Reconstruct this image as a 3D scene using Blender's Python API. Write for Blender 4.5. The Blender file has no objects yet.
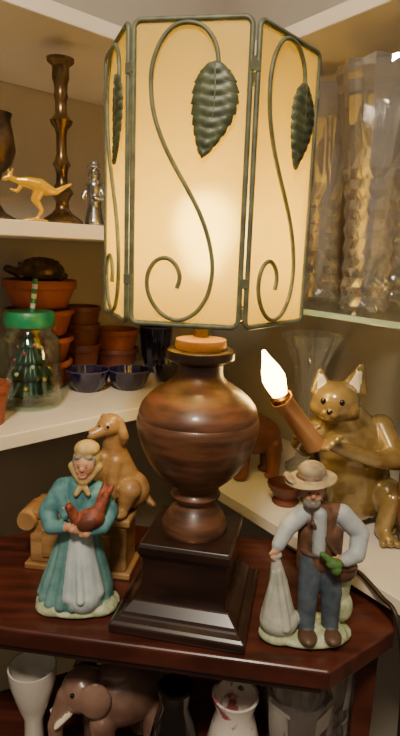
import bpy, bmesh, math, random
import numpy as np
from mathutils import Vector, Matrix, Euler
random.seed(4)
T=0.55            # table top height
EYE=T+0.385
SL=T+0.165        # left middle shelf top
SR=T+0.03         # right low shelf top
UL=EYE+0.028      # left upper shelf top
GS=EYE-0.062      # glass shelf top
TOPB=EYE+0.245    # underside of the top shelf
col=bpy.context.scene.collection

# ---------------------------------------------------------------- materials
def lin(c):
    return tuple(((x/12.92) if x<=0.04045 else ((x+0.055)/1.055)**2.4) for x in [k/255 for k in c])
def new(name):
    m=bpy.data.materials.new(name); m.use_nodes=True
    nt=m.node_tree
    for n in list(nt.nodes): nt.nodes.remove(n)
    o=nt.nodes.new('ShaderNodeOutputMaterial')
    return m,nt,o
def M(name,c1,c2=None,rough=0.45,metal=0.0,scale=30,stretch=(1,1,1),bump=0.0,coat=0.0,detail=4,lo=.35,hi=.65,spec=.5):
    m,nt,o=new(name); N=nt.nodes; L=nt.links
    b=N.new('ShaderNodeBsdfPrincipled'); L.new(b.outputs[0],o.inputs[0])
    tc=N.new('ShaderNodeTexCoord'); mp=N.new('ShaderNodeMapping'); mp.inputs['Scale'].default_value=stretch
    L.new(tc.outputs['Object'],mp.inputs[0])
    nz=N.new('ShaderNodeTexNoise'); nz.inputs['Scale'].default_value=scale; nz.inputs['Detail'].default_value=detail
    L.new(mp.outputs[0],nz.inputs['Vector'])
    cr=N.new('ShaderNodeValToRGB'); cr.color_ramp.elements[0].position=lo; cr.color_ramp.elements[1].position=hi
    a=lin(c1); d=lin(c2) if c2 else tuple(k*0.75 for k in a)
    cr.color_ramp.elements[0].color=(*d,1); cr.color_ramp.elements[1].color=(*a,1)
    L.new(nz.outputs['Fac'],cr.inputs[0]); L.new(cr.outputs[0],b.inputs['Base Color'])
    b.inputs['Roughness'].default_value=rough; b.inputs['Metallic'].default_value=metal
    b.inputs['Coat Weight'].default_value=coat; b.inputs['Coat Roughness'].default_value=.12
    b.inputs['Specular IOR Level'].default_value=spec
    if bump:
        bp=N.new('ShaderNodeBump'); bp.inputs['Strength'].default_value=bump; bp.inputs['Distance'].default_value=.002
        L.new(nz.outputs['Fac'],bp.inputs['Height']); L.new(bp.outputs[0],b.inputs['Normal'])
    return m
def crystal(name,tint=(.985,.985,.98),rough=.02,gl=.25,milk=.06,glass=.42,edge=.8,ior=1.5,base=.05):
    m,nt,o=new(name); N=nt.nodes; L=nt.links
    t=N.new('ShaderNodeBsdfTransparent'); t.inputs[0].default_value=(*tint,1)
    g=N.new('ShaderNodeBsdfGlossy'); g.inputs['Roughness'].default_value=rough; g.inputs[0].default_value=(1,1,1,1)
    r=N.new('ShaderNodeBsdfGlass'); r.inputs['IOR'].default_value=ior; r.inputs['Roughness'].default_value=.0
    d=N.new('ShaderNodeBsdfTranslucent'); d.inputs[0].default_value=(.95,.93,.88,1)
    d2=N.new('ShaderNodeBsdfDiffuse'); d2.inputs[0].default_value=(.95,.93,.88,1)
    lw=N.new('ShaderNodeLayerWeight'); lw.inputs[0].default_value=gl
    mu=N.new('ShaderNodeMath'); mu.operation='MULTIPLY_ADD'; mu.inputs[1].default_value=edge; mu.inputs[2].default_value=base
    L.new(lw.outputs['Facing'],mu.inputs[0])
    def mix(f,a,b):
        x=N.new('ShaderNodeMixShader')
        if isinstance(f,float): x.inputs[0].default_value=f
        else: L.new(f,x.inputs[0])
        L.new(a.outputs[0],x.inputs[1]); L.new(b.outputs[0],x.inputs[2]); return x
    m1=mix(glass,t,r); dd=mix(.5,d,d2); m2=mix(milk,m1,dd); m3=mix(mu.outputs[0],m2,g)
    L.new(m3.outputs[0],o.inputs[0])
    return m
def emis(name,c,s):
    m,nt,o=new(name); e=nt.nodes.new('ShaderNodeEmission'); e.inputs[0].default_value=(*c,1); e.inputs[1].default_value=s
    nt.links.new(e.outputs[0],o.inputs[0]); return m
def shademat():
    m,nt,o=new('frosted_shade_glass'); N=nt.nodes; L=nt.links
    tc=N.new('ShaderNodeTexCoord'); nz=N.new('ShaderNodeTexNoise'); nz.inputs['Scale'].default_value=18
    L.new(tc.outputs['Object'],nz.inputs['Vector'])
    cr=N.new('ShaderNodeValToRGB'); cr.color_ramp.elements[0].color=(.90,.68,.04,1); cr.color_ramp.elements[1].color=(.94,.76,.07,1)
    L.new(nz.outputs['Fac'],cr.inputs[0])
    d=N.new('ShaderNodeBsdfDiffuse'); t=N.new('ShaderNodeBsdfTranslucent'); g=N.new('ShaderNodeBsdfGlossy')
    g.inputs['Roughness'].default_value=.25
    d.inputs[0].default_value=(.92,.74,.26,1)
    L.new(cr.outputs[0],t.inputs[0])
    a=N.new('ShaderNodeMixShader'); a.inputs[0].default_value=.56
    L.new(d.outputs[0],a.inputs[1]); L.new(t.outputs[0],a.inputs[2])
    rf=N.new('ShaderNodeBsdfRefraction'); rf.inputs['Roughness'].default_value=.5; rf.inputs['IOR'].default_value=1.3; rf.inputs[0].default_value=(1,.95,.66,1)
    c=N.new('ShaderNodeMixShader'); c.inputs[0].default_value=.46
    L.new(a.outputs[0],c.inputs[1]); L.new(rf.outputs[0],c.inputs[2])
    b=N.new('ShaderNodeMixShader'); b.inputs[0].default_value=.04
    L.new(c.outputs[0],b.inputs[1]); L.new(g.outputs[0],b.inputs[2]); L.new(b.outputs[0],o.inputs[0])
    return m

WHITE=M('painted_white_shelf',(230,221,204),(220,209,190),rough=.45,scale=6)
WALLM=M('wall_paint',(186,176,160),(174,164,148),rough=.8,scale=4)
BACKP=M('brown_back_panel',(132,102,84),(108,82,68),rough=.6,scale=7,stretch=(1,1,6))
MAHOG=M('mahogany_table_wood',(92,44,32),(62,27,20),rough=.34,scale=9,stretch=(1,9,3),coat=.2,detail=8)
LAMPW=M('turned_walnut',(112,70,44),(68,41,26),rough=.40,scale=8,stretch=(3,3,14),coat=.22,detail=9)
DARKW=M('dark_stained_wood',(52,31,25),(32,19,15),rough=.3,scale=12,stretch=(1,8,3),coat=.35,detail=6)
TANW=M('light_turned_wood',(190,142,88),(164,114,66),rough=.4,scale=20)
CARVED=M('carved_blond_wood',(180,138,86),(136,96,54),rough=.38,scale=14,stretch=(1,1,6),bump=.15,coat=.2)
IRON=M('verdigris_iron',(112,114,86),(84,86,66),rough=.5,metal=.1,scale=80)
LEAFM=M('verdigris_leaf',(92,98,68),(62,68,48),rough=.45,metal=.1,scale=90,bump=.2)
BRASS=M('polished_brass',(222,170,80),(190,136,58),rough=.25,metal=1,scale=10)
OLDBR=M('aged_brass',(126,98,60),(78,60,38),rough=.26,metal=.8,scale=24)
GOLD=M('yellow_enamelled_brass',(230,180,8),(200,148,4),rough=.22,metal=.25,scale=10,coat=.4)
BRONZE=M('dark_bronze',(100,78,56),(52,40,30),rough=.36,metal=.6,scale=60,bump=.4)
PEWTER=M('pewter',(190,188,180),(130,128,124),rough=.25,metal=.9,scale=60)
TERRA=M('terracotta',(160,86,56),(128,64,42),rough=.6,scale=18)
TERRA2=M('dark_terracotta',(112,58,40),(82,42,30),rough=.5,scale=18)
BROWNC=M('brown_ceramic',(136,80,52),(100,58,38),rough=.4,scale=18,coat=.2)
PINKC=M('brown_blush_porcelain',(160,124,106),(110,80,66),rough=.3,scale=22,coat=.3)
COBALT=M('indigo_glass',(28,24,60),(16,14,40),rough=.1,scale=12,coat=.7)
RIMG=M('gilt_rim',(96,90,124),(70,64,96),rough=.25,metal=.2,scale=12)
PORC=M('white_porcelain',(226,220,206),(214,206,190),rough=.2,scale=8,coat=.4)
CATM=M('antique_gold_glaze',(170,142,88),(112,90,50),rough=.2,metal=.2,scale=20,coat=.6,detail=6)
CREAM=M('cream_glaze',(244,234,208),(230,216,184),rough=.25,scale=12,coat=.3)
DARK=M('dark_pupil',(20,15,12),rough=.2)
TREEG=M('green_tree_glaze',(26,66,40),(12,38,22),rough=.3,scale=60)
REDM=M('red_bauble',(180,40,34),rough=.2)
LIDG=M('green_lid',(36,140,88),(26,108,68),rough=.35,scale=30)
STRAWG=M('straw_green',(60,150,100),rough=.4); STRAWW=M('straw_white',(235,235,225),rough=.4)
SKIN=M('bisque_skin',(206,152,116),(190,134,100),rough=.55,scale=120)
LIPS=M('bisque_lips',(160,94,76),rough=.55)
TEAL=M('bisque_teal',(96,148,148),(62,110,114),rough=.6,scale=70)
SKIRT=M('bisque_skirt',(118,160,154),(84,128,126),rough=.6,scale=60)
APRON=M('bisque_apron',(204,212,208),(176,190,190),rough=.6,scale=60)
SCARF=M('bisque_scarf',(196,168,108),(166,136,82),rough=.6,scale=90)
REDB=M('bisque_redbrown',(150,74,46),(100,48,32),rough=.6,scale=140)
GRASS=M('bisque_grass',(150,162,112),(198,200,168),rough=.6,scale=110)
VEST=M('bisque_vest',(118,82,58),(88,60,42),rough=.6,scale=80)
SHIRT=M('bisque_shirt',(184,188,186),(158,164,166),rough=.6,scale=70)
TROU=M('bisque_trousers',(86,96,104),(60,70,80),rough=.6,scale=70)
SACK=M('bisque_sack',(204,202,186),(176,178,162),rough=.6,scale=60)
HATM=M('bisque_hat',(160,144,118),(128,112,88),rough=.6,scale=90)
BEARD=M('bisque_grey_hair',(146,138,128),(112,104,96),rough=.7,scale=200)
GREENB=M('bisque_green',(90,128,62),(66,100,44),rough=.6,scale=120)
SHOE=M('bisque_shoe',(94,68,50),rough=.5)
CLEAR=crystal('cut_crystal',milk=.07,glass=.5,edge=.7,base=.16,rough=.03)
JARC=crystal('clear_jar_glass',tint=(.86,.94,.89),milk=.0,glass=.0,gl=.2,edge=.5)
PLAINGL=crystal('shelf_glass',tint=(.88,.94,.91),gl=.2,milk=.03,glass=.0,edge=.4)
SHELLC=crystal('pressed_glass',milk=.22,glass=.3)
EDGEG=M('shelf_glass_edge',(160,186,170),(130,160,148),rough=.15,scale=20)
TUBEM=M('candle_tube_copper',(206,150,96),(180,122,70),rough=.3,metal=.3,scale=20)
CORD=M('dark_cord',(44,34,26),rough=.45)
FLOORM=M('floor_boards',(84,62,46),(60,42,32),rough=.5,scale=5,stretch=(1,8,1))
SHADE=shademat()
BULBM=emis('lamp_bulb_glow',(1,.72,.22),78)
FLAME=emis('candle_bulb_glow',(1,.62,.18),34)

# ---------------------------------------------------------------- helpers
def obj(name,me,mats):
    o=bpy.data.objects.new(name,me); col.objects.link(o)
    for m in (mats if isinstance(mats,(list,tuple)) else [mats]): me.materials.append(m)
    return o
def smooth(me,on=True):
    for p in me.polygons: p.use_smooth=on
def lathe(name,prof,mat,loc=(0,0,0),seg=64,flute=None,sm=True,rot=None):
    bm=bmesh.new(); rings=[]
    for r,z in prof:
        if r<1e-6: rings.append([bm.verts.new((0,0,z))])
        else:
            ring=[]
            for i in range(seg):
                th=2*math.pi*i/seg; k=flute(th,z) if flute else 1
                ring.append(bm.verts.new((r*k*math.cos(th),r*k*math.sin(th),z)))
            rings.append(ring)
    for a,b in zip(rings,rings[1:]):
        if len(a)==1 and len(b)==1: continue
        for i in range(seg):
            j=(i+1)%seg
            if len(a)==1: bm.faces.new((a[0],b[i],b[j]))
            elif len(b)==1: bm.faces.new((a[i],a[j],b[0]))
            else: bm.faces.new((a[i],a[j],b[j],b[i]))
    bmesh.ops.recalc_face_normals(bm,faces=bm.faces)
    me=bpy.data.meshes.new(name); bm.to_mesh(me); bm.free(); smooth(me,sm)
    o=obj(name,me,mat); o.location=loc
    if rot: o.rotation_euler=rot
    if sm:
        try: me.set_sharp_from_angle(angle=math.radians(40))
        except Exception: pass
    return o
def sqstack(name,prof,mat,loc,rotz):
    bm=bmesh.new(); rings=[]
    for h,z in prof: rings.append([bm.verts.new((sx*h,sy*h,z)) for sx,sy in((-1,-1),(1,-1),(1,1),(-1,1))])
    for a,b in zip(rings,rings[1:]):
        for i in range(4): bm.faces.new((a[i],a[(i+1)%4],b[(i+1)%4],b[i]))
    bm.faces.new(rings[0][::-1]); bm.faces.new(rings[-1])
    me=bpy.data.meshes.new(name); bm.to_mesh(me); bm.free()
    o=obj(name,me,mat); o.location=loc; o.rotation_euler=(0,0,rotz)
    b=o.modifiers.new('b','BEVEL'); b.width=.0012; b.segments=2
    return o
def prism(name,poly,z0,z1,mat,bevel=0.0):
    bm=bmesh.new(); n=len(poly)
    a=[bm.verts.new((x,y,z0)) for x,y in poly]; b=[bm.verts.new((x,y,z1)) for x,y in poly]
    for i in range(n): bm.faces.new((a[i],a[(i+1)%n],b[(i+1)%n],b[i]))
    bm.faces.new(a[::-1]); bm.faces.new(b)
    bmesh.ops.recalc_face_normals(bm,faces=bm.faces)
    me=bpy.data.meshes.new(name); bm.to_mesh(me); bm.free()
    o=obj(name,me,mat)
    if bevel:
        m=o.modifiers.new('b','BEVEL'); m.width=bevel; m.segments=3; m.limit_method='ANGLE'
    return o
def box(name,size,mat,loc,rotz=0,bevel=.001):
    x,y,z=size
    o=prism(name,[(-x/2,-y/2),(x/2,-y/2),(x/2,y/2),(-x/2,y/2)],0,z,mat,bevel)
    o.location=loc; o.rotation_euler=(0,0,rotz); return o
def cr_spline(P,n=8,closed=False):
    P=[Vector(p) for p in P]; out=[]; N=len(P)
    for i in range(N if closed else N-1):
        p0=P[(i-1)%N] if (closed or i>0) else P[0]; p1=P[i]; p2=P[(i+1)%N]
        p3=P[(i+2)%N] if (closed or i+2<N) else P[-1]
        for k in range(n):
            t=k/n
            out.append(.5*((2*p1)+(-p0+p2)*t+(2*p0-5*p1+4*p2-p3)*t*t+(-p0+3*p1-3*p2+p3)*t**3))
    if not closed: out.append(P[-1])
    return out
def tube(name,pts,r,mat,closed=False,radii=None):
    cu=bpy.data.curves.new(name+'_c','CURVE'); cu.dimensions='3D'; cu.bevel_depth=r; cu.bevel_resolution=3; cu.use_fill_caps=True
    s=cu.splines.new('POLY'); s.points.add(len(pts)-1)
    for i,p in enumerate(pts):
        s.points[i].co=(*p,1)
        if radii: s.points[i].radius=radii[i]
    s.use_cyclic_u=closed
    o=bpy.data.objects.new(name+'_tmp',cu); col.objects.link(o)
    dg=bpy.context.evaluated_depsgraph_get(); me=bpy.data.meshes.new_from_object(o.evaluated_get(dg))
    bpy.data.objects.remove(o); me.name=name; me.materials.clear(); smooth(me)
    return obj(name,me,mat)
def group(name,objs,loc=(0,0,0),rotz=0):
    e=bpy.data.objects.new(name,None); col.objects.link(e); e.empty_display_size=.02
    e.location=loc; e.rotation_euler=(0,0,rotz)
    for o in objs: o.parent=e
    return e
# sculpted figures: ellipsoids + tapered capsules fused by voxel remesh; faces coloured by nearest part
def E(c,r,m,rot=(0,0,0)): return ('e',Vector(c),Vector(r),m,Euler([math.radians(a) for a in rot]).to_matrix())
def C(a,ra,b,rb,m): return ('c',Vector(a),ra,Vector(b),rb,m)
def chain(pts,m): return [C(pts[i][:3],pts[i][3],pts[i+1][:3],pts[i+1][3],m) for i in range(len(pts)-1)]
def sculpt(name,prims,mats,voxel,loc,rotz=0,iters=4,sc=.001,details=()):
    bm=bmesh.new()
    for p in prims:
        if p[0]=='e':
            mt=Matrix.Translation(p[1])@p[4].to_4x4()@Matrix.Diagonal((*p[2],1))
            bmesh.ops.create_uvsphere(bm,u_segments=24,v_segments=14,radius=1,matrix=mt)
        else:
            _,a,ra,b,rb,_m=p
            bmesh.ops.create_uvsphere(bm,u_segments=18,v_segments=12,radius=ra,matrix=Matrix.Translation(a))
            bmesh.ops.create_uvsphere(bm,u_segments=18,v_segments=12,radius=rb,matrix=Matrix.Translation(b))
            d=b-a
            if d.length>1e-4:
                q=d.to_track_quat('Z','Y').to_matrix().to_4x4()
                bmesh.ops.create_cone(bm,cap_ends=True,segments=18,radius1=ra,radius2=rb,depth=d.length,matrix=Matrix.Translation((a+b)/2)@q)
    me=bpy.data.meshes.new(name+'_raw'); bm.to_mesh(me); bm.free()
    o=bpy.data.objects.new(name+'_raw',me); col.objects.link(o)
    r=o.modifiers.new('r','REMESH'); r.mode='VOXEL'; r.voxel_size=voxel
    s=o.modifiers.new('s','SMOOTH'); s.factor=.5; s.iterations=iters
    dg=bpy.context.evaluated_depsgraph_get(); m2=bpy.data.meshes.new_from_object(o.evaluated_get(dg)); bpy.data.objects.remove(o)
    m2.name=name; m2.materials.clear()
    nf=len(m2.polygons); cc=np.empty(nf*3); m2.polygons.foreach_get('center',cc); V=cc.reshape(-1,3)
    best=np.full(nf,1e9); bi=np.zeros(nf,dtype=np.int32)
    for p in prims:
        if p[0]=='e':
            Q=(V-np.array(p[1]))@np.array(p[4]); r_=np.array(p[2])
            k=np.linalg.norm(Q/r_,axis=1); k2=np.linalg.norm(Q/r_**2,axis=1); sd=k*(k-1)/np.maximum(k2,1e-6); mi=p[3]
        else:
            A=np.array(p[1]); D=np.array(p[3])-A; t=np.clip(((V-A)@D)/max(D@D,1e-9),0,1)
            sd=np.linalg.norm(V-A-t[:,None]*D,axis=1)-(p[2]+(p[4]-p[2])*t); mi=p[5]
        w=sd<best; best[w]=sd[w]; bi[w]=mi
    for m in mats: m2.materials.append(m)
    m2.polygons.foreach_set('material_index',bi); m2.polygons.foreach_set('use_smooth',[True]*nf)
    if details:
        bm=bmesh.new(); bm.from_mesh(m2)
        for (c,rr,mi) in details:
            n0=len(bm.faces)
            bmesh.ops.create_uvsphere(bm,u_segments=12,v_segments=8,radius=1,matrix=Matrix.Translation(c)@Matrix.Diagonal((*rr,1)))
            bm.faces.ensure_lookup_table()
            for f in bm.faces[n0:]: f.material_index=mi; f.smooth=True
        bm.to_mesh(m2); bm.free()
    m2.transform(Matrix.Scale(sc,4))
    o=bpy.data.objects.new(name,m2); col.objects.link(o); o.location=loc; o.rotation_euler=(0,0,rotz)
    return o
def hand(c,d,side,m,s=1.0):
    c=Vector(c); d=Vector(d).normalized(); up=Vector((0,0,1)); w=d.cross(up)
    if w.length<.1: w=Vector((1,0,0))
    w.normalize(); n=w.cross(d).normalized(); out=[E(c,(3.6*s,3.2*s,3.4*s),m)]
    for i,k in enumerate((-1.5,-.5,.5,1.5)):
        L=(4.5,5.6,5.2,4.0)[i]*s
        b=c+n*k*1.9*s+d*2*s; k1=b+d*L*.6; k2=k1+d*L*.3-w*side*L*.35
        out+=[C(b,1.2*s,k1,1.1*s,m),C(k1,1.1*s,k2,.9*s,m)]
    out.append(C(c+n*2.4*s,1.4*s,c+n*5*s+d*2.4*s,1.0*s,m))
    return out

# ---------------------------------------------------------------- room
CX,CY=.022,1.272
L1=Vector((-.7071,-.7071)); R1=Vector((.574,-.819))    # away from the corner
Cn=Vector((CX,CY)); I=Vector((-.001,.853))
def along(o,d,s): return tuple((o+d*s)[:])
wl_n=Vector((-.7071,.7071)); wr_n=Vector((.819,.574))
C_out=Cn+Vector((.02,.09))
prism('wall_left',[tuple(Cn),along(Cn,L1,1.9),tuple(Cn+L1*1.9+wl_n*.06),tuple(C_out)],0,1.9,WALLM)
prism('wall_right',[tuple(Cn),tuple(C_out),tuple(Cn+R1*1.9+wr_n*.06),along(Cn,R1,1.9)],0,1.9,WALLM)
prism('floor',[(-2.2,-1.5),(2.2,-1.5),(2.2,1.6),(-2.2,1.6)],-.03,0,FLOORM)
CnL=Cn+Vector((0,-.004))
def shelfL(name,z1,th=.018,mat=WHITE):
    return prism(name,[tuple(I),tuple(CnL),tuple(CnL+L1*1.2),tuple(I+L1*1.05)],z1-th,z1,mat,.0015)
def shelfR(name,z1,th=.018,mat=WHITE):
    return prism(name,[tuple(I+R1*.002),tuple(I+R1*.95),tuple(CnL+R1*1.15),tuple(CnL+R1*.002)],z1-th,z1,mat,.0015)
shelfL('left_shelf_upper',UL); shelfL('left_shelf_middle',SL); shelfL('left_shelf_top',TOPB+.018)
shelfR('right_shelf_top',TOPB+.018); shelfR('right_shelf_low',SR)
q0=Cn+R1*.20-wr_n*.001; q1=Cn+R1*1.14-wr_n*.001
prism('trim_back_panel',[tuple(q0),tuple(q0-wr_n*.006),tuple(q1-wr_n*.006),tuple(q1)],GS+.001,TOPB-.001,BACKP)
g=shelfR('glass_shelf',GS,.008,PLAINGL)
g.data.materials.append(EDGEG)
for p in g.data.polygons:
    if abs(p.normal.z)<.5: p.material_index=1

# ---------------------------------------------------------------- side table
ang=math.radians(-8)
def loc2(u,w): return (u*math.cos(ang)-w*math.sin(ang), u*math.sin(ang)+w*math.cos(ang))
poly=[(.068,.476),(.142,.552),(.148,.610),(.010,.72),(-.25,.72),(-.40,.62),(-.40,.55),(-.33,.476)]
PW=[loc2(*p) for p in poly]
cx=sum(p[0] for p in PW)/8; cy=sum(p[1] for p in PW)/8
def scl(k): return [(cx+(x-cx)*k,cy+(y-cy)*k) for x,y in PW]
LS=T-.232
parts=[prism('table_top',PW,T-.022,T,MAHOG,.003),prism('table_moulding',scl(.965),T-.030,T-.022,DARKW,.002),
       prism('lower_shelf',scl(.95),LS-.015,LS,MAHOG,.002)]
for i,k in enumerate([(-.375,.56),(-.33,.68),(.02,.67),(.122,.585)]):
    x,y=loc2(*k)
    parts.append(sqstack('leg_%d'%i,[(.010,0),(.008,.02),(.011,T-.30),(.011,T-.030)],MAHOG,(x,y,0),ang))
group('side_table',parts)

# ---------------------------------------------------------------- table lamp
LX,LY=0,.56
lp=[]
rz=math.radians(-11)
lp.append(sqstack('plinth_base',[(.068,0),(.070,.003),(.070,.011),(.067,.014),(.061,.017),(.059,.021),(.054,.026),(.050,.030)],DARKW,(LX-.002,LY,T),rz))
lp.append(sqstack('plinth_block',[(.044,.028),(.044,.074),(.046,.077),(.048,.081),(.048,.088),(.046,.092)],DARKW,(LX-.001,LY,T),rz))
prof=[(0,.092),(.034,.092),(.0355,.097),(.034,.103),(.031,.109),(.025,.118),(.020,.124),(.0195,.127),(.025,.129),(.0268,.133),(.025,.137),(.021,.140),(.0215,.143),
 (.031,.148),(.042,.158),(.051,.171),(.058,.186),(.062,.199),(.0637,.209),(.0637,.215),(.0625,.219),(.0618,.2198),(.0621,.2212),(.0615,.225),(.059,.231),(.053,.2385),(.045,.2455),(.037,.251),(.030,.2555),(.0255,.260),(.0238,.265),(.0238,.2735)]
lp.append(lathe('urn_body',prof,LAMPW,(LX,LY,T),96))
lp.append(lathe('urn_cap',[(.0238,.2735),(.026,.2755),(.0325,.2775),(.0350,.280),(.0352,.285),(.034,.288),(.031,.2895),(0,.2895)],DARKW,(LX,LY,T),96))
lp.append(lathe('neck_ring',[(0,.289),(.025,.289),(.0265,.293),(.0255,.299),(.012,.3015),(0,.3015)],TANW,(LX,LY,T),48))
lp.append(lathe('bulb_socket',[(0,.301),(.008,.301),(.007,.325),(.0145,.329),(.0155,.345),(.0145,.362),(0,.362)],BRASS,(LX,LY,T),32))
lp.append(lathe('bulb',[(0,.362),(.012,.363),(.014,.372),(.024,.39),(.029,.405),(.028,.42),(.020,.434),(.010,.439),(0,.441)],BULBM,(LX,LY,T),32))
S=.0995; AP=S*math.sqrt(3)/2; Z0=T+.323; H=.238
scroll=[(.74,.155),(.71,.085),(.62,.035),(.50,.015),(.36,.022),(.25,.062),(.175,.13),(.16,.205),(.19,.29),(.27,.375),(.38,.455),(.50,.53),(.61,.605),(.69,.68),(.74,.76),(.745,.83),(.70,.90),(.60,.955),(.46,.982),(.32,.968),(.21,.925),(.155,.87),(.165,.815),(.235,.775),(.335,.765),(.42,.79),(.455,.83),(.43,.868)]
SHX=LX-.001
for i in range(6):
    th=math.radians(-9.5+60*i)
    n=Vector((math.sin(th),-math.cos(th),0)); er=Vector((math.cos(th),math.sin(th),0))
    base=Vector((SHX,LY+.003,Z0))+n*AP
    def W(u,w,off=0): return base+er*((u-.5)*(S-.006))+Vector((0,0,H*(1-w)))+n*off
    bm=bmesh.new()
    vs=[bm.verts.new(W(u,w,o)) for o in(-.0012,.0008) for u,w in((.02,.99),(.98,.99),(.98,.01),(.02,.01))]
    for f in((0,1,2,3),(4,7,6,5),(0,4,5,1),(1,5,6,2),(2,6,7,3),(3,7,4,0)): bm.faces.new([vs[k] for k in f])
    bmesh.ops.recalc_face_normals(bm,faces=bm.faces)
    me=bpy.data.meshes.new('shade_panel_%d'%i); bm.to_mesh(me); bm.free(); lp.append(obj('shade_panel_%d'%i,me,SHADE))
    fr=[]; ru=.07; rw=ru*(S-.006)/H
    for (cu_,cw,a0) in((1-ru,rw,-90),(1-ru,1-rw,0),(ru,1-rw,90),(ru,rw,180)):
        for k in range(6):
            a=math.radians(a0+k*18); fr.append(W(cu_+ru*math.cos(a),cw+rw*math.sin(a),.001))
    lp.append(tube('frame_%d'%i,fr,.0022,IRON,closed=True))
    sp=cr_spline([W(u,w,.003) for u,w in scroll],6)
    lp.append(tube('scroll_%d'%i,sp,.0018,IRON))
    bm=bmesh.new(); rows=[]; n1=54
    for k in range(n1+1):
        t=k/n1; hw=.185*(math.sin(math.pi*min(1,t**.72))**.75 if 0<t<1 else 0)
        hw*=1+.14*((t*9)%1) if 0<t<.95 else 1
        cxu=.725-.09*t+.05*math.sin(t*3)-.02; cw=.135+.295*t; row=[]
        for q in(-1,-.6,-.25,0,.25,.6,1):
            z=.0035+.0035*(1-abs(q))*0.6+.0011*math.cos((t*9+abs(q)*1.2)*2*math.pi)*(abs(q)>.1)*(abs(q)<.9)
            row.append(bm.verts.new(W(cxu+q*hw,cw-abs(q)*.0,z)))
        rows.append(row)
    for a,b in zip(rows,rows[1:]):
        for k in range(6): bm.faces.new((a[k],a[k+1],b[k+1],b[k]))
    bmesh.ops.remove_doubles(bm,verts=bm.verts,dist=.00005)
    me=bpy.data.meshes.new('leaf_%d'%i); bm.to_mesh(me); bm.free(); smooth(me); lf=obj('leaf_%d'%i,me,LEAFM)
    sm=lf.modifiers.new('s','SOLIDIFY'); sm.thickness=.0012; lp.append(lf)
    lp.append(tube('leaf_midrib_%d'%i,[W(.725-.09*t+.05*math.sin(t*3)-.02,.135+.295*t,.0062) for t in [j/10*.95 for j in range(11)]],.0008,IRON,radii=[1.2-.08*j for j in range(11)]))
    corner=Vector((SHX,LY+.003,Z0))+(n*AP+er*S/2)
    for w in(.16,.86):
        cl=box('clip_%d'%i,(.009,.004,.008),IRON,(corner.x,corner.y,Z0+H*(1-w)),th+math.radians(30),.0005); lp.append(cl)
    if i%2==0: lp.append(tube('spider_arm_%d'%i,[Vector((LX,LY,T+.327)),corner+Vector((0,0,.005))],.0015,BRASS))
group('table_lamp',lp)

# ---------------------------------------------------------------- woman figurine
pr=[E((0,0,5),(43,30,7),5),E((-20,-12,6),(20,16,8),5),E((22,-8,6),(20,18,8),5),
 C((-3,2,18),30,(2,3,98),16,2),C((-12,6,20),27,(2,4,90),16,2),C((14,2,18),22,(4,3,88),14,2)]
for k in range(9):
    a=math.radians(180+k*22+8); 
    pr.append(C((-3+33*math.cos(a),2+28*math.sin(a),14),5.5,(2+15*math.cos(a),3+14*math.sin(a),86),3,2))
pr+=[C((10,-18,22),17,(5,-8,84),11,3),C((-2,-22,24),9,(1,-12,82),6,3),C((22,-16,26),8,(10,-10,82),5,3),C((10,-34,26),4,(5,-17,80),3,3),
 C((2,3,92),18,(3,3,126),15,0),C((-11,3,127),9,(18,2,125),9,0),C((0,9,80),16,(2,6,120),15,0),
 E((4,-6,100),(17,12,5),3)]
pr+=[C((-16,-2,124),9,(-8,-12,104),6,0),C((20,-4,122),9,(12,-12,104),6,0)]
pr+=chain([(-14,1,126,10),(-27,-6,104,9.5),(-21,-18,94,7.5),(-9,-24,97,6)],0)
pr+=chain([(21,0,124,10),(33,-6,106,9),(28,-18,96,7.5),(20,-24,96,6)],0)
pr+=[C((-8,-24,97),5,(-1,-27,99),4,1)]+hand((2,-30,98),(1,-.2,.2),1,1,1.1)
pr+=hand((15,-30,94),(-1,-.1,.3),-1,1,1.1)
pr+=[C((5,0,130),7,(8,-3,142),6.5,1),E((9,-5,153),(10.5,10.5,13),1),E((8,-14.8,151.5),(1.8,3.0,2.6),1),E((8,-12,144),(4.4,4,3.2),1),
 E((4,-11.6,149),(2.8,2.6,3),1),E((12.6,-11.6,149),(2.8,2.6,3),1),
 E((10,2,156),(14,13.5,16),4),C((-3,-2,150),5,(4,-8,139),4,4),C((21,-2,150),5,(12,-8,139),4,4),E((8,-11,138),(5,4,4),4),C((8,-10,135),3.5,(2,-14,126),2.4,4),C((8,-10,135),3.5,(14,-14,127),2.4,4),
 E((10,0,167),(12.5,12.5,9),4),E((4.5,-10,162),(5,3,2.6),6),E((12.5,-10,162),(5,3,2.6),6),E((-.5,-7,157),(2.2,3,5),6),E((18,-7,157),(2.2,3,5),6)]
pr+=[E((17,-24,106),(15,9,11),7,(0,-28,0)),C((24,-22,112),7,(31,-18,128),4,7),C((30,-16,124),4.5,(36,-10,134),2.5,7),C((26,-16,124),4,(29,-8,136),2.5,7),
 C((6,-26,106),6,(0,-28,117),4.4,7),E((-1,-29,120),(4.2,4.2,4.2),7),E((16,-31,105),(10,4,7),8,(0,-28,0))]
sculpt('old_woman_figurine',pr,[TEAL,SKIN,SKIRT,APRON,SCARF,GRASS,BEARD,REDB,TERRA2,DARK,LIPS],.9,(-.125,.552,T),0,3,sc=.00108,
  details=[((4.8,-14.7,154.0),(1.1,.6,.7),9),((11.8,-14.7,154.0),(1.1,.6,.7),9),((8.2,-15.0,146.6),(2.4,.8,.6),10),((4.8,-14.5,156.6),(2.0,.6,.4),6),((11.8,-14.5,156.6),(2.0,.6,.4),6),
   ((-1,-29,125),(1,2.6,1.8),10),((-5.4,-30,119.5),(2.2,.9,.9),4),((-2.6,-32.6,121),(.7,.6,.7),9)])

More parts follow.
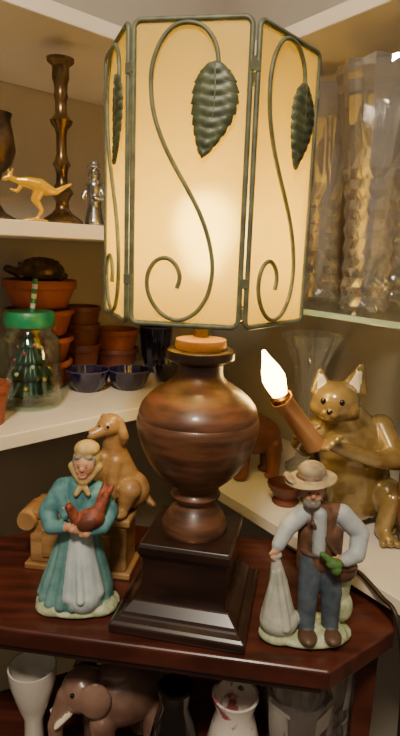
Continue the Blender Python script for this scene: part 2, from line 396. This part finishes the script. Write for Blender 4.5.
# ---------------------------------------------------------------- man figurine
pr=[E((2,0,6),(46,28,8),5),E((-26,-8,7),(20,17,8),5),E((20,-8,8),(22,18,9),5),
 E((0,-20,12),(9,13,6),9),E((24,-18,12),(9,13,6),9)]
pr+=chain([(0,-10,16,8),(0,-6,48,10),(5,2,86,14)],2)+chain([(24,-8,16,8),(23,-3,50,10.5),(15,3,86,14)],2)
pr+=[C((10,3,84),17,(8,2,128),14,0),C((-4,2,131),9,(24,2,131),9,0),C((22,6,70),11,(18,4,110),14,0),C((-2,6,74),9,(0,4,110),12,0),
 C((6,-11,98),6,(5,-9,134),6,3),E((8,1,92),(18,15,4),9)]
pr+=chain([(-8,1,131,9.5),(-24,-6,118,8.5),(-33,-14,104,6.5)],3)+hand((-36,-17,99),(-.3,-.2,-1),1,1,1.15)
pr+=chain([(28,1,130,10),(46,-2,113,9),(42,-12,96,8),(30,-19,94,6.5)],3)+hand((24,-21,94),(-1,-.2,0),-1,1,1.15)
pr+=[C((0,0,134),7,(-2,-4,144),6.5,1),E((-3,-5,155),(10.5,10.5,12.5),1),E((-4.5,-15,154.5),(2.3,3.5,3),1),E((-8,-12,152),(3,3,3),1),E((1,-12,152),(3,3,3),1),
 E((-4,-10,146),(8.5,7,6.5),6),E((-4,-13,150),(6,3,2),6),C((-13,-1,150),3,(-12,-1,160),3.5,6),C((8,-1,150),3,(8,-1,160),3.5,6),E((-3,4,156),(11,9,12),6),
 E((-5,-3,166.5),(25,21,2.6),4,(6,-8,0)),E((-4,0,173),(13.5,13,10),4),E((-24,-2,166),(7,13,2.5),4,(0,25,0)),
 E((-4,0,168.5),(14.4,14,2),9),
 C((-28,-10,28),17,(-30,-12,64),9,8),C((-30,-12,64),9,(-35,-16,92),4,8),E((-35,-16,95),(6,5,4),8),E((-27,-12,24),(19,15,16),8),
 C((-40,-16,24),5,(-36,-18,78),2.5,8),C((-22,-24,24),5,(-32,-19,80),2.5,8),
 C((-2,-12,126),2.4,(26,-12,92),2.4,9),E((32,-8,78),(13,9,13),9),E((32,-13,84),(12,6,6),0),
 E((18,-25,93),(8,5,5),7),C((18,-25,93),4,(6,-24,102),2.5,7),E((20,-26,88),(5,4,6),7),
 C((34,6,20),8,(34,6,62),11,5),E((38,4,30),(10,10,16),5)]
sculpt('old_man_figurine',pr,[VEST,SKIN,TROU,SHIRT,HATM,GRASS,BEARD,GREENB,SACK,SHOE,DARK],.9,(.117,.515,T),0,3,sc=.00104,
  details=[((-8,-14.6,157),(1.2,.7,.8),10),((0,-14.6,157),(1.2,.7,.8),10),((-4,-16,147.8),(2.2,.8,.6),1)])

# ---------------------------------------------------------------- carved dog on wooden block
bx,by=-.136,.634
bl=[box('block',(.120,.046,.058),CARVED,(bx,by,T+.008),ang,.003),box('block_foot',(.132,.054,.008),CARVED,(bx,by,T),ang,.002),
    box('block_top',(.130,.052,.010),CARVED,(bx,by,T+.066),ang,.003),
    box('block_panel',(.085,.004,.036),CARVED,(bx-.004,by-.024,T+.018),ang,.0015),
    lathe('block_scroll',[(0,0),(.011,0),(.013,.006),(.013,.04),(.011,.046),(0,.046)],CARVED,(bx-.058,by+.024,T+.064),32,rot=(math.radians(90),0,ang))]
pr=[E((20,6,24),(25,21,24),0),C((14,5,34),20,(2,0,72),15,0),C((2,0,72),14,(-1,-2,92),10.5,0),E((-3,-5,104),(14,14,13),0),E((-1,-2,112),(11,10,7),0),
 C((-8,-13,101),8.5,(-17,-21,97),6.5,0),E((-20,-24,99),(3.6,3.4,3),1),C((9,0,110),5,(15,-2,92),6.5,0),E((15,-3,90),(5,5,9),0),C((-13,6,112),4,(-16,8,95),5.5,0),
 C((-6,-8,66),10,(-10,-15,30),7,0),C((-10,-15,30),7,(-11,-16,4),6,0),E((-14,-21,4),(7,9,4.5),0),
 C((8,-8,62),10,(5,-17,30),7,0),C((5,-17,30),7,(4,-18,4),6,0),E((1,-23,4),(7,9,4.5),0),
 C((26,-10,30),14,(22,-16,12),8,0),E((20,-24,5),(8,11,5),0),C((38,14,12),6,(50,8,6),3.5,0)]
dg_=sculpt('dog',pr,[CARVED,DARK,DARK],1.3,(-.101,by,T+.0765),math.radians(-12),3,details=[((-9,-17.6,107),(1.8,1.4,1.8),1),((1.5,-18,107.5),(1.8,1.4,1.8),1)])
group('carved_dog_ornament',bl+[dg_])

# ---------------------------------------------------------------- left upper shelf
lathe('brass_candlestick',[(0,0),(.026,0),(.0265,.004),(.023,.008),(.014,.014),(.009,.020),(.008,.028),(.011,.034),(.0155,.040),(.011,.046),(.0075,.052),(.007,.062),(.0085,.070),(.0115,.075),(.0085,.080),(.0065,.088),(.0065,.110),(.008,.117),(.013,.123),(.0145,.127),(.011,.131),(.0075,.136),(.0072,.150),(.009,.156),(.008,.160),(.0085,.170),(.0105,.176),(.0105,.190),(.0165,.195),(.017,.199),(.010,.200),(.009,.186),(0,.186)],OLDBR,(-.186,.752,UL),48)
pr=chain([(-34,0,47,2.6),(-28,0,49,3.4),(-20,0,46,3.6),(-8,0,45,6.5),(6,0,42,8.5),(14,0,38,7),(24,0,36,4),(34,0,42,2.6),(42,0,46,1.6)],0)
pr+=[C((-27,0,51),1.6,(-24,0,59),1.2,0),C((-29,0,51),1.6,(-29,0,58),1.1,0)]
pr+=chain([(8,0,40,7),(0,0,26,5),(8,0,14,2.6),(2,0,4,2),(-10,0,2,1.8)],0)+chain([(-14,0,42,3),(-20,0,34,2),(-27,0,36,1.4)],0)
pr+=[E((0,0,2),(16,5,2.2),0)]
kg=sculpt('brass_kangaroo',pr,[GOLD],1.0,(-.203,.690,UL),math.radians(20),2); kg.scale=(1,.55,1)
lathe('bronze_goblet',[(0,0),(.022,0),(.022,.004),(.010,.010),(.004,.020),(.004,.045),(.008,.056),(.019,.066),(.024,.082),(.022,.100),(.019,.116),(.021,.124),(.019,.124),(.017,.112),(.019,.095),(.016,.075),(0,.066)],BRONZE,(-.254,.705,UL),40)
pr=[C((0,0,4),13,(0,0,26),9,0),C((0,0,26),9,(0,0,52),10,0),E((0,0,66),(8,8,9),0),E((0,0,76),(10,10,3),0),E((0,0,80),(6,6,6),0),C((9,0,50),4,(14,-6,36),3,0),C((-9,0,50),4,(-14,-6,36),3,0),C((14,-6,36),3,(4,-12,36),3,0),E((0,-8,66),(2,2,2),0)]
sculpt('pewter_figurine',pr,[PEWTER],1.4,(-.149,.775,UL),0,2)

# ---------------------------------------------------------------- left middle shelf
def pot(name,loc,r,h,mat,rim=.22,taper=.74,seg=48):
    return lathe(name,[(0,0),(r*taper*.96,0),(r*taper,.002),(r*.93,h*(1-rim)),(r*.93,h*(1-rim)+.001),(r,h*(1-rim)+.002),(r,h-.002),(r*.98,h),(r*.9,h),(r*.86,h*.85),(r*taper*.85,.006),(0,.006)],mat,loc,seg)
j=[lathe('jar_body',[(0,0),(.036,0),(.041,.005),(.042,.02),(.042,.085),(.039,.097),(.032,.106),(.030,.110),(.030,.116),(.028,.116),(.028,.109),(.030,.104),(.037,.095),(.040,.084),(.040,.02),(.038,.007),(0,.006)],JARC,(0,0,0),64),
   lathe('jar_lid',[(.0,.113),(.033,.113),(.034,.116),(.034,.130),(.032,.133),(0,.133)],LIDG,(0,0,0),72,flute=lambda t,z:1+.012*math.sin(36*t)),]
j.append(lathe('tree_figure',[(0,.007),(.008,.007),(.008,.018),(.034,.018),(.035,.022),(.022,.040),(.029,.041),(.029,.045),(.017,.062),(.023,.063),(.022,.067),(.010,.084),(.015,.085),(.013,.089),(.003,.103),(0,.104)],TREEG,(0,0,0),64,flute=lambda t,z:1+.07*math.sin(11*t)))
for k in range(20):
    a=k*2.4; zz=.024+.0035*k; rr=.035-.0265*((zz-.02)/.084)
    b_=lathe('bauble_%d'%k,[(0,-.0034),(.0024,-.0024),(.0034,0),(.0024,.0024),(0,.0034)],(REDM,PORC,GOLD)[k%3],(rr*math.cos(a),rr*math.sin(a),zz),12); j.append(b_)
for k in range(8):
    j.append(tube('straw_%d'%k,[Vector((.006+k*.0008,-.008,.125+k*.0065)),Vector((.006+(k+1)*.0008,-.008,.125+(k+1)*.0065))],.0035,STRAWG if k%2 else STRAWW))
group('drinking_jar',j,(-.236,.762,SL))
ps=[pot('pot_0',(0,0,0),.050,.045,TERRA),pot('pot_1',(0,0,.0425),.052,.04,TERRA),pot('pot_2',(0,0,.085),.054,.04,TERRA),pot('pot_4',(.002,0,.128),.056,.042,TERRA,rim=.35)]
group('terracotta_pot_stack',ps,(-.254,.872,SL))
pr=[E((0,0,12),(36,32,20),0),E((0,0,4),(40,36,5),0),C((-30,-14,9),7,(-44,-18,14),6,0),E((-46,-19,15),(7,6,6),0),C((24,-24,5),6,(32,-32,4),5,0),C((-20,-26,5),6,(-24,-34,4),5,0),C((26,22,5),6,(34,30,4),5,0)]
for k in range(18):
    a=k*2.4; rr=4+k*1.5; pr.append(E((rr*math.cos(a),rr*.88*math.sin(a),12+20*math.sqrt(max(0,1-(rr/36)**2))-1),(5,5,3),0))
sculpt('bronze_tortoise',pr,[BRONZE],1.4,(-.25,.872,SL+.1705),math.radians(10),2)
group('dark_pot_stack',[pot('pot_a',(0,0,0),.032,.06,TERRA2),pot('pot_b',(0,0,.045),.033,.05,TERRA2),pot('pot_c',(0,0,.08),.034,.044,TERRA2)],(-.205,.944,SL))
group('bowl_stack',[pot('bowl_a',(0,0,0),.042,.045,TERRA2),pot('bowl_b',(0,0,.034),.043,.045,TERRA)],(-.155,1.005,SL))
pot('terracotta_pot',(-.268,.672,SL),.032,.052,TERRA)
def cup(name,loc,r,h,rz=0,handle=True):
    b=lathe('cup_bowl',[(0,0),(r*.55,0),(r*.6,.003),(r*.85,h*.35),(r*.98,h*.8),(r,h),(r*.95,h),(r*.9,h*.8),(r*.75,h*.35),(0,.006)],COBALT,(0,0,0),56,flute=lambda t,z:1+.025*math.sin(14*t))
    rg=lathe('cup_rim',[(r*.985,h*.96),(r*1.01,h*.97),(r*1.01,h),(r*.97,h+.0006),(r*.95,h)],RIMG,(0,0,0),56,flute=lambda t,z:1+.025*math.sin(14*t))
    ps=[b,rg]
    if handle: ps.append(tube('cup_handle',cr_spline([(r*.9,0,h*.85),(r*1.35,0,h*.9),(r*1.5,0,h*.55),(r*1.2,0,h*.25),(r*.8,0,h*.3)],6),.0025,COBALT))
    return group(name,ps,loc,rz)
cup('navy_glass_bowl',(-.176,.858,SL),.034,.034,0,False); cup('navy_glass_bowl',(-.114,.880,SL),.034,.032,.5,False); cup('navy_glass_bowl',(-.052,.945,SL),.030,.034,1.9,False)
cup('navy_mug',(-.083,1.02,SL),.030,.085,2.2)

# ---------------------------------------------------------------- right low shelf
fx,fy=.202,.712
pr=[E((2,2,60),(58,46,60),0),E((0,0,112),(47,40,48),0),C((0,0,132),33,(-18,-10,158),26,0),
 E((-28,-18,174),(31,29,28),0),E((-44,-37,164),(7,7,5.5),0),E((-34,-42,163),(7,7,5.5),0),E((-40,-45,167),(3.4,2.6,2.6),2),E((-38,-38,158),(8,7,5),0),
 E((-48,-22,168),(13,15,12),0),E((-12,-30,168),(13,15,12),0)]
def ear(bx_,by_,bz,tx,ty,tz,w):
    o=[]; A=Vector((bx_,by_,bz)); B=Vector((tx,ty,tz))
    for s in range(-3,4):
        off=Vector((s*w/3,abs(s)*-1.5,0))
        o.append(C(A+off,4.5,B+off*.08,2.6,0))
    for s in range(-1,2):
        off=Vector((s*w/2.6,-5.0,0)); o.append(C(A+off+Vector((0,0,3)),3.6,A*.3+B*.7+off*.2+Vector((0,-3.5,0)),2.6,1))
    return o
pr+=ear(-8,-14,188,2,-16,222,16)+ear(-45,-16,187,-50,-16,214,12)
for sx in(-1,1):
    pr+=chain([(sx*30+2,8,34,30),(sx*46,-30,58,20),(sx*50,-44,54,15),(sx*42,-44,14,11)],0)
    pr+=[C((sx*42,-44,10),10,(sx*44,-62,8),8,0)]
    for t in(-9,0,9): pr.append(C((sx*44+t*.7,-60,7),5,(sx*44+t,-70,6),4.5,0))
pr+=chain([(-38,-4,140,17),(-62,-24,114,13),(-76,-44,126,9.5),(-74,-62,142,8)],0)
pr+=chain([(38,-6,138,18),(50,-38,106,14),(20,-56,112,11),(-26,-68,128,8.5),(-46,-74,138,8)],0)
for (c,s) in(((-78,-68,148),1),((-54,-80,140),1)):
    for k in range(4): pr.append(C((c[0]+k*5-6,c[1],c[2]+k*5-8),4,(c[0]+k*5+4,c[1]-12,c[2]+k*5-4),3.2,0))
pr+=chain([(48,20,16,9),(60,-10,10,8),(58,-34,9,7)],0)
fr=sculpt('cat_body',pr,[CATM,CREAM,DARK],1.8,(fx,fy,SR),0,3,details=[((-48,-40,180),(3.4,3,3.8),2),((-26,-46,180),(3.4,3,3.8),2)])
a=Vector((.140,.636,T+.165)); b=Vector((.092,.608,T+.228)); dd=(b-a)
q=dd.to_track_quat('Z','Y').to_euler()
q2=Vector((-.40,-.12,.92)).to_track_quat('Z','Y').to_euler()
tb=lathe('candle_tube',[(0,0),(.0125,0),(.013,.004),(.012,.006),(.0115,dd.length-.006),(.013,dd.length-.004),(.013,dd.length),(0,dd.length)],TUBEM,a,40,rot=q)
bc=lathe('bulb_collar',[(0,-.006),(.0115,-.006),(.0120,.002),(.009,.005),(0,.005)],BRASS,b,32,rot=q2)
bu=lathe('candle_bulb',[(0,.003),(.008,.004),(.0095,.008),(.0120,.018),(.0130,.026),(.0105,.037),(.0055,.049),(.0018,.060),(0,.061)],FLAME,b,32,rot=q2)
cd=tube('lamp_cord',cr_spline([a+Vector((.0,.002,.002)),Vector((.160,.650,T+.10)),Vector((.172,.615,SR+.008)),Vector((.192,.575,SR+.0035)),Vector((.205,.545,SR-.003)),Vector((.214,.520,SR-.010)),Vector((.222,.505,SR-.07)),Vector((.226,.50,SR-.2)),Vector((.235,.50,.05))],8),.0026,CORD)
group('cat_lamp',[fr,tb,bc,bu,cd])
def elephant(name,loc,rz,mat,s=1.0):
    pr=[E((4,0,62),(38,26,28),0),E((-34,0,78),(19,18,20),0),C((-48,0,76),9,(-58,0,50),7,0),C((-58,0,50),7,(-58,0,20),5,0),C((-58,0,20),5,(-66,0,12),4,0),
      E((-28,-20,80),(14,4,18),0,(0,0,-20)),E((-28,20,80),(14,4,18),0,(0,0,20)),C((38,0,70),3,(46,0,36),2.5,0),E((-2,0,86),(20,16,10),0),
      C((-48,-8,64),3,(-60,-10,56),2,1),C((-48,8,64),3,(-60,10,56),2,1)]
    for x in(-20,28):
        for y in(-14,14): pr+=[C((x,y,50),12,(x,y,9.5),9.5,0),E((x-2,y,5),(11,10,5),0)]
    o=sculpt(name,pr,[mat,CREAM,DARK],1.6,loc,rz,3,details=[((-46,-13,86),(2,2,2),2),((-46,13,86),(2,2,2),2)]); o.scale=(s,s,s); return o
elephant('elephant_figurine',(.090,.862,SR+.001),math.radians(15),BROWNC,1.1)
lathe('stacked_wooden_bowl',[(0,0),(.018,0),(.020,.004),(.014,.008),(.018,.014),(.026,.024),(.028,.030),(.026,.031),(.020,.02),(0,.014)],TERRA2,(.132,.765,SR),40)
lathe('fluted_glass_vase',[(0,0),(.030,0),(.030,.006),(.014,.02),(.012,.05),(.018,.10),(.022,.14),(.026,.18),(.036,.21),(.046,.232),(.044,.232),(.033,.208),(.022,.18),(.016,.14),(0,.10)],SHELLC,(.180,.900,SR),96,flute=lambda t,z:1+(.04+.12*max(0,(z-.17)/.07))*math.sin(10*t),sm=False)
jg=[lathe('jug_body',[(0,0),(.034,0),(.038,.004),(.045,.04),(.047,.09),(.046,.14),(.038,.17),(.030,.185),(.030,.20),(.034,.213),(.031,.213),(.026,.19),(.034,.165),(0,.12)],BROWNC,(0,0,0),56),
    tube('jug_handle',cr_spline([(.028,0,.195),(.056,0,.19),(.066,0,.15),(.044,0,.11)],8),.006,BROWNC)]
group('terracotta_jug',jg,(.298,.645,SR),0)

# ---------------------------------------------------------------- cut crystal: real flat facets
def cutv(name,loc,H_,rb,rt,waist,n=18,amp=.07,th=.004,split=.62,dz=.011):
    """outer wall = staggered rings (diamond facets) below, tall scalloped flutes above; plain inner wall"""
    def rad(t): return rb*(1-t)+rt*t-waist*math.sin(math.pi*min(1,t*1.15))
    bm=bmesh.new(); rings=[]; k=0; z=.006
    c0=bm.verts.new((0,0,0)); rings.append([bm.verts.new((rb*.96*math.cos(2*math.pi*i/n),rb*.96*math.sin(2*math.pi*i/n),0)) for i in range(n)]); offs=[0]
    while z<H_*split:
        r=rad(z/H_)*(1+(amp if k%2==0 else -amp*.4)); o=.5*((k+1)%2)
        rings.append([bm.verts.new((r*math.cos(2*math.pi*(i+o)/n),r*math.sin(2*math.pi*(i+o)/n),z)) for i in range(n)]); offs.append(o); z+=dz; k+=1
    def tri(A,oa,B,ob):
        for i in range(n):
            j=(i+1)%n
            if oa==ob: bm.faces.new((A[i],A[j],B[j],B[i]))
            elif ob>oa: bm.faces.new((A[i],A[j],B[i])); bm.faces.new((A[j],B[j],B[i]))
            else: bm.faces.new((A[i],B[j],B[i])); bm.faces.new((A[i],A[j],B[j]))
    for i in range(n): bm.faces.new((c0,rings[0][(i+1)%n],rings[0][i]))
    for q_ in range(len(rings)-1): tri(rings[q_],offs[q_],rings[q_+1],offs[q_+1])
    # flutes above: long facets with raised ribs
    A,oa=rings[-1],offs[-1]
    for f,am in((split+.05,-.03),(split+.14,.0),(.93,.0),(.97,.03),(1.0,.0)):
        z=H_*f; r=rad(f)
        R_=[bm.verts.new((r*(1+am+(.05 if i%2 else -.03))*math.cos(2*math.pi*(i+oa)/n),r*(1+am+(.05 if i%2 else -.03))*math.sin(2*math.pi*(i+oa)/n),z+(.003 if (i%2 and f==1.0) else 0))) for i in range(n)]
        tri(A,oa,R_,oa); A=R_
    for f in(1.0,.75,.5,.25):
        z=max(.014,H_*f-.001); r=max(.004,rad(f)*.93-th)
        R_=[bm.verts.new((r*math.cos(2*math.pi*(i+oa)/n),r*math.sin(2*math.pi*(i+oa)/n),z)) for i in range(n)]; tri(A,oa,R_,oa); A=R_
    cN=bm.verts.new((0,0,.012+H_*.05))
    for i in range(n): bm.faces.new((A[i],A[(i+1)%n],cN))
    bmesh.ops.recalc_face_normals(bm,faces=bm.faces)
    me=bpy.data.meshes.new(name); bm.to_mesh(me); bm.free(); o=obj(name,me,CLEAR); o.location=loc; return o
cutv('crystal_vase',(.195,.683,GS),.27,.028,.050,.007,20)
cutv('crystal_vase',(.166,.822,GS),.292,.032,.044,.010,18,split=.5)
cutv('crystal_tumbler',(.258,.625,GS),.10,.028,.034,0,16,split=.7,dz=.009)
cutv('crystal_tumbler',(.128,.925,GS),.13,.024,.034,.004,16)
cutv('crystal_decanter',(.296,.700,GS),.20,.036,.03,-.012,18,split=.75)
cutv('crystal_goblet',(.262,.790,GS),.22,.030,.042,.006,18)

# ---------------------------------------------------------------- things under the table
lathe('white_pedestal_cup',[(0,0),(.03,0),(.03,.006),(.012,.02),(.011,.07),(.018,.09),(.026,.12),(.028,.14),(.026,.14),(.022,.12),(0,.10)],PORC,(-.182,.566,LS),48)
elephant('elephant_figurine',(-.083,.590,LS+.001),math.radians(25),PINKC,1.35)
lathe('black_jug',[(0,0),(.022,0),(.028,.03),(.030,.07),(.022,.11),(.016,.13),(.020,.15),(.016,.15),(.012,.13),(0,.10)],M('black_glaze',(28,24,24),rough=.12,coat=.6),(-.014,.530,LS),48)
FLOR=M('floral_glaze',(228,218,204),(168,88,98),rough=.25,scale=42,coat=.4,lo=.40,hi=.46)
pj=[lathe('pitcher_body',[(0,0),(.024,0),(.026,.004),(.032,.04),(.032,.075),(.024,.11),(.020,.125),(.026,.145),(.023,.145),(.017,.122),(0,.09)],FLOR,(0,0,0),48),
    tube('pitcher_handle',cr_spline([(.02,0,.135),(.044,0,.13),(.050,0,.09),(.031,0,.06)],8),.004,GREENB)]
group('floral_pitcher',pj,(.052,.528,LS),1.2)
cutv('crystal_bowl',(.122,.535,LS),.15,.026,.036,.0,16)
cutv('crystal_bowl',(.176,.600,LS),.15,.022,.030,.0,16)

# ---------------------------------------------------------------- light, world, camera
def area(name,loc,tgt,size,power,c):
    l=bpy.data.lights.new(name,'AREA'); l.shape='DISK'; l.size=size; l.energy=power; l.color=c
    o=bpy.data.objects.new(name,l); col.objects.link(o); o.location=loc
    o.rotation_euler=(Vector(tgt)-Vector(loc)).to_track_quat('-Z','Y').to_euler(); return o
area('ceiling_light',(-.1,-.35,1.75),(0,.7,.75),.20,18,(1,.86,.68))
w=bpy.data.worlds.new('room_ambient'); bpy.context.scene.world=w; w.use_nodes=True
w.node_tree.nodes['Background'].inputs[0].default_value=(.95,.80,.62,1); w.node_tree.nodes['Background'].inputs[1].default_value=.21

cam=bpy.data.cameras.new('camera'); co=bpy.data.objects.new('camera',cam); col.objects.link(co)
p=math.radians(11.7); r=math.radians(2.1)
F=Vector((0,math.cos(p),-math.sin(p))); U0=Vector((0,math.sin(p),math.cos(p))); X0=Vector((1,0,0))
R=X0*math.cos(r)+U0*math.sin(r); U=-X0*math.sin(r)+U0*math.cos(r)
mt=Matrix((( R.x,U.x,-F.x,0),(R.y,U.y,-F.y,0),(R.z,U.z,-F.z,EYE),(0,0,0,1)))
co.matrix_world=mt
cam.sensor_fit='VERTICAL'; cam.sensor_height=24; cam.lens=24*560/736; cam.clip_start=.01
bpy.context.scene.camera=co
